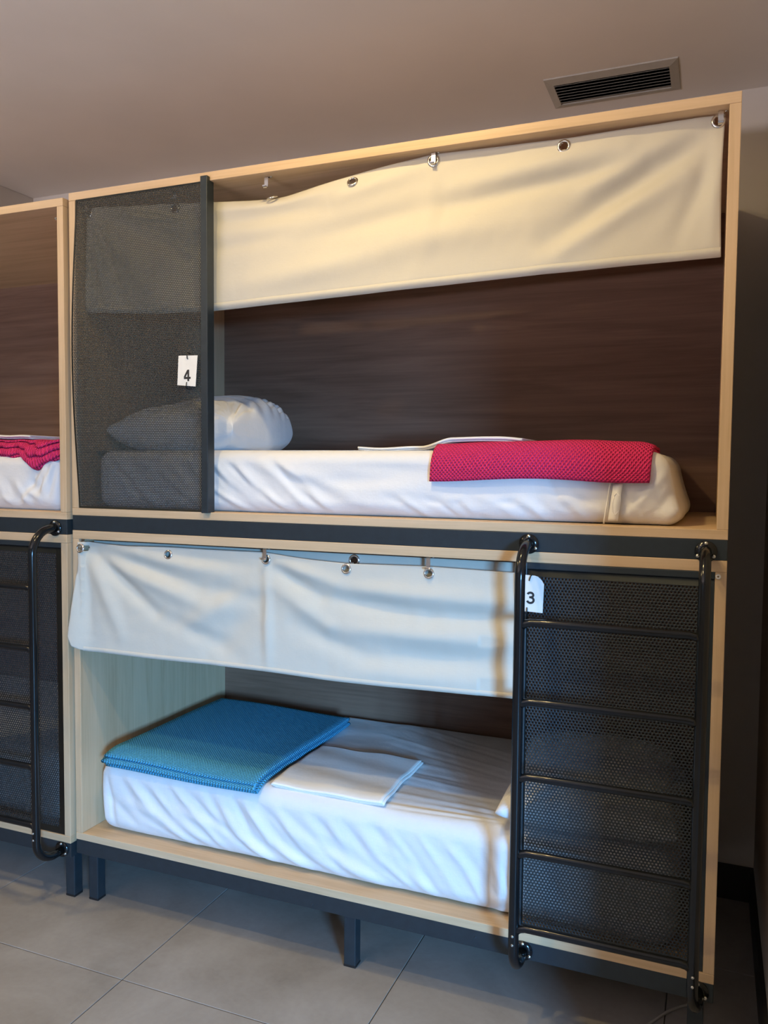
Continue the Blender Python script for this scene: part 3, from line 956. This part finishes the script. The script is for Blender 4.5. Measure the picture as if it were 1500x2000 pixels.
m_lo = mattress('mattress', 0.058, 1.985, 0.045, 0.880, ML0, ML1, 0.055, lo_disp, 'white sheeted mattress on the lower berth, holding the folded blue blanket')

g = np.random.default_rng(61)
le_front = [(DX + 1.94 + .01 * k, 1.56, DX + 1.80 + .035 * k, 1.41, 0.011, 0.006 * (1 if k % 2 else -1)) for k in range(6)]
le_front += diag(DX + 1.45, DX + 1.8, 8, 1.50, 1.41, 0.06, 0.012, 0.006, 62)
le_front += [(DX + 1.88, 1.50, DX + 1.87, 1.45, .02, -.012), (DX + 1.86, 1.45, DX + 1.91, 1.43, .012, .01), (DX + 1.93, 1.54, DX + 1.94, 1.41, .012, .006)]


def le_disp(P, n):
    d = 0.005 * smooth_noise(P[:, 0], P[:, 2] * 2 + P[:, 1], 7, 70)
    d += np.clip(-n[:, 1], 0, 1) * (ridges(P[:, 0], P[:, 2], le_front) + 0.002 * smooth_noise(P[:, 0], P[:, 2], 40, 71))
    return d


mattress('mattress', DX + 0.05, DX + 1.996, 0.040, 0.865, 1.3845, 1.588, 0.045, le_disp, 'white sheeted mattress in the bunk with the uncovered upper opening', nx=240, ny=60, nz=30)
mattress('mattress', DX + 0.05, DX + 1.985, 0.045, 0.865, 0.2425, 0.496, 0.055, lambda P, n: 0.006 * smooth_noise(P[:, 0], P[:, 2] * 2 + P[:, 1], 9, 80),
         'white sheeted mattress behind the perforated screen of the untagged bunk', nx=100, ny=40, nz=20)


# ------------------------------------------------------------------ pillows
def pillow(name, loc, rot, a, b, H, label, seed, lean=(0, 0), n=90, blunt=0.0, plump=0.75):
    """a (half length x), b (half length y), H total height; corners pulled out, seams at mid height"""
    t = np.sin(np.linspace(-1, 1, n) * math.pi / 2)
    U, V = np.meshgrid(t, t, indexing='ij')
    e = np.clip((1 - U ** 2), 0, 1) ** 0.5 * np.clip((1 - V ** 2), 0, 1) ** 0.5
    prof = e ** plump
    X = a * U * (1 - 0.07 * (1 - V ** 2)) ; Y = b * V * (1 - 0.06 * (1 - U ** 2))
    cut = 1 - blunt * np.clip(U * V, 0, 1) ** 1.5 * (U > 0)
    X = X * cut; Y = Y * cut
    g = np.random.default_rng(seed)
    wr = 0
    for (cx, cy) in ((-1, -1), (1, -1), (1, 1), (-1, 1)):
        an = np.arctan2(V - cy, U - cx); dd = np.hypot(U - cx, V - cy)
        wr = wr + np.sin(an * g.uniform(26, 34) + g.uniform(0, 6)) * np.exp(-((dd - .35) / .35) ** 2) * 0.006
    rr_ = np.hypot(U - 0.25, V + 1.0)
    wr = wr + 0.0075 * np.sin(rr_ * 26 + 2.0 * smooth_noise(U, V, 3, seed + 7)) * np.clip(rr_ - .25, 0, 1) + 0.006 * smooth_noise(U, V, 4, seed + 1) + 0.003 * smooth_noise(U, V, 12, seed + 2)
    wr = wr * np.clip(e * 2.5, 0, 1)
    zt = H * 0.62 * prof + wr + lean[0] * U * prof + lean[1] * V * prof
    zb = -H * 0.38 * np.minimum(prof * 1.5, 1.0)
    top = np.stack([X, Y, zt], -1).reshape(-1, 3); bot = np.stack([X, Y, zb], -1).reshape(-1, 3)
    P = np.concatenate([top, bot])
    Q = np.concatenate([grid_quads(n, n), grid_quads(n, n, n * n)[:, ::-1]])
    key = np.round(P * 1e5).astype(np.int64)
    _, idx, inv = np.unique(key, axis=0, return_index=True, return_inverse=True)
    P = P[idx]; Q = inv.ravel()[Q]
    P[:, 2] -= P[:, 2].min()
    o = np_quads(name, P, Q, sheet_m, None, True)
    o.location = loc; o.rotation_euler = rot
    tag(o, label, 'pillow', 'white pillows')
    return o


pillow('pillow', (0.312, 0.375, 1.599), (0, 0, math.radians(-2)), 0.268, 0.250, 0.200, 'plump white pillow at the head of the upper berth, behind the tag 4 screen', 5, (0.015, 0.03), blunt=0.16, plump=0.6)
pillow('pillow', (1.72, 0.385, 0.510), (0, 0, math.radians(3)), 0.245, 0.335, 0.155, 'white pillow on the lower berth, half hidden by the ladder screen', 15)


# ------------------------------------------------------------------ folded textiles
def serpentine(width, layers, t, gap, start_right=True, loop_r=None, n=14, jit=0.0, seed=0):
    """centre line of a strip folded back and forth: (s-axis position, height)"""
    g = np.random.default_rng(seed)
    pts = []
    pitch = t + gap
    for k in range(layers):
        h = t / 2 + k * pitch
        a = 0.0 + g.uniform(0, jit); b = width - g.uniform(0, jit)
        xs = np.linspace(a, b, n)
        if k % 2: xs = xs[::-1]
        for x in xs: pts.append((x, h))
        if k < layers - 1:
            sgn = 1 if k % 2 == 0 else -1
            xe = xs[-1]
            for q in (0.25, 0.5, 0.75):
                a_ = math.pi * q
                pts.append((xe + sgn * pitch / 2 * math.sin(a_), h + pitch / 2 - pitch / 2 * math.cos(a_)))
    return np.array(pts)


def folded(name, center, t, e0, e1, ne, place, mat, ends=0.0):
    """sweep the folded strip along e, mapping (s, e, h) by place(); returns an object"""
    d = np.gradient(center, axis=0)
    d /= np.maximum(np.linalg.norm(d, axis=1, keepdims=True), 1e-9)
    nrm = np.stack([-d[:, 1], d[:, 0]], 1)
    A = center + nrm * t / 2; B = center - nrm * t / 2
    # rounded strip ends
    ring = np.concatenate([A, B[::-1]])
    arc = np.concatenate([[0], np.cumsum(np.linalg.norm(np.diff(center, axis=0), axis=1))])
    arcr = np.concatenate([arc, arc[::-1] + 0.0037])
    m = len(ring); M = len(center)
    E = np.linspace(e0, e1, ne)
    S = np.repeat(ring[None, :, 0], ne, 0); H = np.repeat(ring[None, :, 1], ne, 0)
    EE = np.repeat(E[:, None], m, 1)
    # thin the very ends so the layers read as cloth edges
    P = place(S, EE, H).reshape(-1, 3)
    uv = np.stack([EE.ravel(), np.repeat(arcr[None], ne, 0).ravel()], 1)
    Q = []
    i, j = np.meshgrid(np.arange(ne - 1), np.arange(m), indexing='ij')
    a = (i * m + j).ravel(); b = (i * m + (j + 1) % m).ravel()
    Q.append(np.stack([a, b, b + m, a + m], 1))
    k = np.arange(M - 1)
    c0 = np.stack([k, m - 1 - k, m - 2 - k, k + 1], 1)
    Q.append(c0); Q.append(c0[:, ::-1] + (ne - 1) * m)
    Q = np.concatenate(Q)
    o = np_quads(name, P, Q, mat, None, True, uv)
    bmx = bmesh.new(); bmx.from_mesh(o.data); bmesh.ops.recalc_face_normals(bmx, faces=bmx.faces[:]); bmx.to_mesh(o.data); bmx.free()
    return o


def drape(Y, H, ye, zt, R):
    """wrap a layer stack over a rounded front edge that starts at y = ye"""
    s = np.clip(ye - Y, 0, None)
    th = np.minimum(s / R, math.pi / 2)
    rest = np.clip(s - R * math.pi / 2, 0, None)
    y = np.where(s > 0, ye - (R + H) * np.sin(th), Y)
    z = np.where(s > 0, zt - R + (R + H) * np.cos(th) - rest, zt + H)
    return y, z


# blue blanket on the lower berth: folds at its long sides, front edge showing the layers
bt = 0.0078


def place_blue(S, E, H):
    x = 0.100 + S + 0.010 * (E - 0.0) + 0.004 * np.sin(E * 9 + S * 4)
    lay = np.floor(H / (bt + 0.0034))
    E = E + 0.007 * np.sin(lay * 2.3 + 0.8) * np.clip(1 - (E - .03) / .2, 0, 1)
    h = H * (0.90 + 0.14 * np.sin(S * 7 + .6)) + 0.004 * np.sin(S * 9 + 1.2) * np.clip(1 - E / .4, 0, 1) + 0.003
    h = h - 0.009 * np.clip(1 - H / 0.034, 0, 1) * np.clip((0.10 - E) / 0.07, 0, 1)
    y, z = drape(E, h, 0.100, ML1 + 0.001, 0.15)
    return np.stack([x, y, z], -1)


cb = serpentine(0.610, 4, bt, 0.0034, n=26, jit=0.016, seed=3)
o = folded('blanket', cb, bt, 0.030, 0.735, 60, place_blue, blue_m)
tag(o, 'bright blue waffle blanket folded flat on the lower mattress', 'blanket', 'folded waffle blankets')


# folded white sheet beside it
def place_ws(S, E, H):
    x = 0.735 + S + 0.02 * (0.45 - E) * 0.6 + 0.003 * np.sin(E * 17)
    h = H + 0.0022 * np.sin(S * 31 + E * 14) + 0.002 * np.sin(E * 40 + S * 9) + 0.0035
    y, z = drape(E, h, 0.105, ML1 + 0.001, 0.062)
    z = z - 0.0
    return np.stack([x, y, z], -1)


cw = serpentine(0.395, 3, 0.0036, 0.0012, n=30, jit=0.010, seed=6)
o = folded('folded_sheet', cw, 0.0036, 0.078, 0.450, 50, place_ws, towel_m)
tag(o, 'thin white folded bed sheet lying beside the blue blanket', 'bed sheet', 'folded white sheets')


# crimson blanket on the upper berth, hanging over the front edge
def place_red(S, E, H):
    # S runs from the fold at the front hem (0) to the back
    k = (E - 1.284) / 0.606
    hem_ = 0.006 * np.cos(k * 2 * math.pi) - 0.012 * np.clip(k - .80, 0, 1) * 2
    yl = 0.112 - 0.108 - 0.018 + S * 1.0 - np.where(S < .25, hem_, hem_ * np.clip(1 - (S - .25) * 6, 0, 1))
    h = H * (0.85 + 0.2 * k) + 0.003 + 0.010 * np.exp(-((k - .55) / .33) ** 2) * np.clip(S * 5, 0, 1) + 0.0012 * np.sin(E * 23)
    h = h - 0.010 * np.clip((k - .93) / .07, 0, 1) ** 2 * np.clip(S * 8, 0, 1)
    y, z = drape(yl, h, 0.112, MU1 + 0.001, 0.058)
    x = E + 0.004 * np.sin(S * 12) - 0.012 * np.clip(k - .9, 0, 1) * 8 * np.clip(.12 - S, 0, .12) * 2
    return np.stack([x, y, z], -1)


cr = serpentine(0.46, 2, 0.0088, 0.0018, n=46, jit=0.012, seed=9)
o = folded('blanket', cr, 0.0088, 1.284, 1.890, 70, place_red, red_m)
tag(o, 'crimson waffle blanket folded over the front edge of the tag 4 mattress', 'blanket', 'folded waffle blankets')


# white folded sheet behind the crimson blanket
def place_wu(S, E, H):
    k = np.clip((E - 0.98) / 0.52, 0, 1)
    t = np.clip((E - 1.19) / 0.10, 0, 1)
    h = H * (0.75 + .35 * k) + 0.0015 + 0.0285 * t * t * (3 - 2 * t) + 0.003 * np.sin(E * 28) * (1 - k)
    h = h - 0.006 * np.clip((k - .86) / .14, 0, 1) ** 2
    return np.stack([E, 0.20 + S + 0.05 * k, MU1 + 0.001 + h], -1)


cu = serpentine(0.22, 3, 0.0040, 0.0010, n=16, jit=0.012, seed=12)
o = folded('folded_sheet', cu, 0.0040, 0.985, 1.505, 60, place_wu, towel_m)
tag(o, 'white folded bed sheet lying behind the crimson blanket under tag 4', 'bed sheet', 'folded white sheets')


# crimson blanket in the neighbouring bunk: many wavy layer edges drooping over the mattress front
def place_red2(S, E, H):
    k = np.clip((E - (DX + 1.40)) / 0.59, 0, 1)
    droop = 0.048 * np.exp(-((E + 0.195) / 0.065) ** 2)
    wave = 0.004 * np.sin(E * 52 + H * 90) + 0.003 * np.sin(E * 95 + H * 160)
    hk = np.clip(H / 0.05, 0, 1)
    yl = 0.052 + 0.042 * hk + S - (droop * (1 - .35 * hk) + wave) * np.clip(1 - S * 3.5, 0, 1)
    y, z = drape(yl, H + 0.003, 0.100, 1.589, 0.055)
    return np.stack([E, y, z + 0.0015 * np.sin(E * 60 + H * 200)], -1)


c2 = serpentine(0.42, 6, 0.0062, 0.0020, n=22, jit=0.010, seed=19)
o = folded('blanket', c2, 0.0062, DX + 1.40, DX + 1.998, 110, place_red2, red_m)
tag(o, 'crimson blanket with drooping layered edges in the untagged bunk', 'blanket', 'folded waffle blankets')


def place_w2(S, E, H):
    h = H + 0.002 * np.sin(E * 30) + 0.003 + 0.004 * np.sin(E * 11 + 1)
    return np.stack([E, 0.16 + S + 0.02 * np.sin(E * 7), 1.589 + 0.052 + h], -1)


c3 = serpentine(0.25, 3, 0.0040, 0.0010, n=14, jit=0.01, seed=23)
o = folded('folded_sheet', c3, 0.0040, DX + 1.42, DX + 1.76, 40, place_w2, towel_m)
tag(o, 'white folded bed sheet lying on the drooping crimson blanket', 'bed sheet', 'folded white sheets')


# ------------------------------------------------------------------ number tags
def digit_mesh(ch, h):
    """a bold sans-serif figure of height h, standing on z = 0, printed a hair proud of the card"""
    sw = 0.18
    if ch == '4':
        strokes = [[(0.10, sw / 2), (0.10, 1.0)], [(0.06, 0.93), (-0.31, 0.32)], [(-0.36, 0.28), (0.34, 0.28)], [(0.10, 0.0), (0.10, 0.3)]]
    else:
        up = [(0.01 + 0.235 * math.cos(math.radians(a)), 0.735 + 0.19 * math.sin(math.radians(a))) for a in range(165, -91, -15)]
        lo_ = [(0.01 + 0.27 * math.cos(math.radians(a)), 0.31 + 0.235 * math.sin(math.radians(a))) for a in range(90, -171, -15)]
        strokes = [up, [(-0.09, 0.545), (0.03, 0.545)], lo_]
    bmd = bmesh.new()
    for si, st in enumerate(strokes):
        L, Rr = [], []
        for i, p in enumerate(st):
            q0, q1 = st[max(0, i - 1)], st[min(len(st) - 1, i + 1)]
            dx, dz = q1[0] - q0[0], q1[1] - q0[1]
            l = math.hypot(dx, dz); nx, nz = -dz / l * sw / 2, dx / l * sw / 2
            yy = -0.0003 - 0.00004 * si
            L.append((p[0] + nx, p[1] + nz, yy)); Rr.append((p[0] - nx, p[1] - nz, yy))
        for i in range(len(st) - 1):
            quad = [L[i], L[i + 1], Rr[i + 1], Rr[i]]
            f = [bmd.verts.new((x * h, y, z * h)) for x, z, y in quad]
            g_ = [bmd.verts.new((x * h, 0.0, z * h)) for x, z, y in quad]
            bmd.faces.new(f); bmd.faces.new(g_)
            for k in range(4): bmd.faces.new((f[k], f[(k + 1) % 4], g_[(k + 1) % 4], g_[k]))
    bmesh.ops.recalc_face_normals(bmd, faces=bmd.faces[:])
    me = bpy.data.meshes.new('digit'); bmd.to_mesh(me); bmd.free()
    return me


def number_tag(digit, corners, y, dig_pos, dig_h, ties, label, cut=None, tilt=0.0):
    """corners: TL, TR, BR, BL as (x, z)"""
    e = empty('number_tag', (corners[3][0], y, corners[3][1])); tag(e, label, 'number tag', 'bunk number tags')
    ox, oz = corners[3]
    pts = list(corners)
    if cut: pts = [corners[0]] + cut + [corners[2], corners[3]]
    n = len(pts)
    V = [(px - ox, -0.0009, pz - oz) for px, pz in pts] + [(px - ox, 0.0, pz - oz) for px, pz in pts]
    F = [tuple(range(n))[::-1], tuple(n + k for k in range(n))] + [(k, (k + 1) % n, n + (k + 1) % n, n + k) for k in range(n)]
    c = pydata('card', V, F, card, e)
    bmx = bmesh.new(); bmx.from_mesh(c.data); bmesh.ops.recalc_face_normals(bmx, faces=bmx.faces[:]); bmx.to_mesh(c.data); bmx.free()
    me = digit_mesh(digit, dig_h)
    o = link_mesh('digit', me, print_ink, e)
    o.location = (dig_pos[0] - ox, -0.0010, dig_pos[1] - oz); o.rotation_euler = (0, tilt, 0)
    for pa in ties:
        path = [Vector((x - ox, yy, z - oz)) for x, yy, z in pa]
        tube('cable_tie', path, 0.0016, black, e, 8)
    return e


number_tag('4', [(0.454, 1.898), (0.526, 1.896), (0.518, 1.799), (0.449, 1.805)], -0.0135, (0.4875, 1.8165), 0.036,
           [[(0.489, 0.012, 1.905), (0.490, -0.004, 1.905), (0.490, -0.006, 1.900), (0.4895, -0.0045, 1.888), (0.4895, 0.0, 1.886)],
            [(0.485, 0.0, 1.813), (0.486, -0.004, 1.811), (0.487, -0.006, 1.803), (0.487, -0.004, 1.793), (0.487, 0.013, 1.792)]],
           'small white card tag printed 4 tied to the upper screen')
number_tag('3', [(1.556, 1.262), (1.629, 1.262), (1.626, 1.160), (1.556, 1.163)], -0.008, (1.592, 1.183), 0.033,
           [[(1.5955, 0.010, 1.261), (1.594, -0.004, 1.261), (1.592, -0.006, 1.255), (1.589, -0.0045, 1.247), (1.589, 0.0, 1.246)],
            [(1.583, 0.0, 1.172), (1.584, -0.004, 1.171), (1.5845, -0.006, 1.165), (1.5845, -0.004, 1.156), (1.5845, 0.011, 1.155)]],
           'small white card tag printed 3 with a torn corner beside the ladder', cut=[(1.603, 1.2605), (1.612, 1.258), (1.622, 1.249), (1.6285, 1.238)])

# ------------------------------------------------------------------ cable on the floor under the bunk
pth = []
for k in range(25):
    t = k / 24
    pth.append((2.035 - 0.15 * t - 0.05 * t * t, 0.26 - 0.02 * t - 0.30 * t * t, 0.0045))
tag(tube('floor_cable', pth, 0.0042, plain('grey_cable', (0.42, 0.40, 0.36), 0.5), None, 8), 'thin pale cable lying on the tiles under the bunk', 'cable')
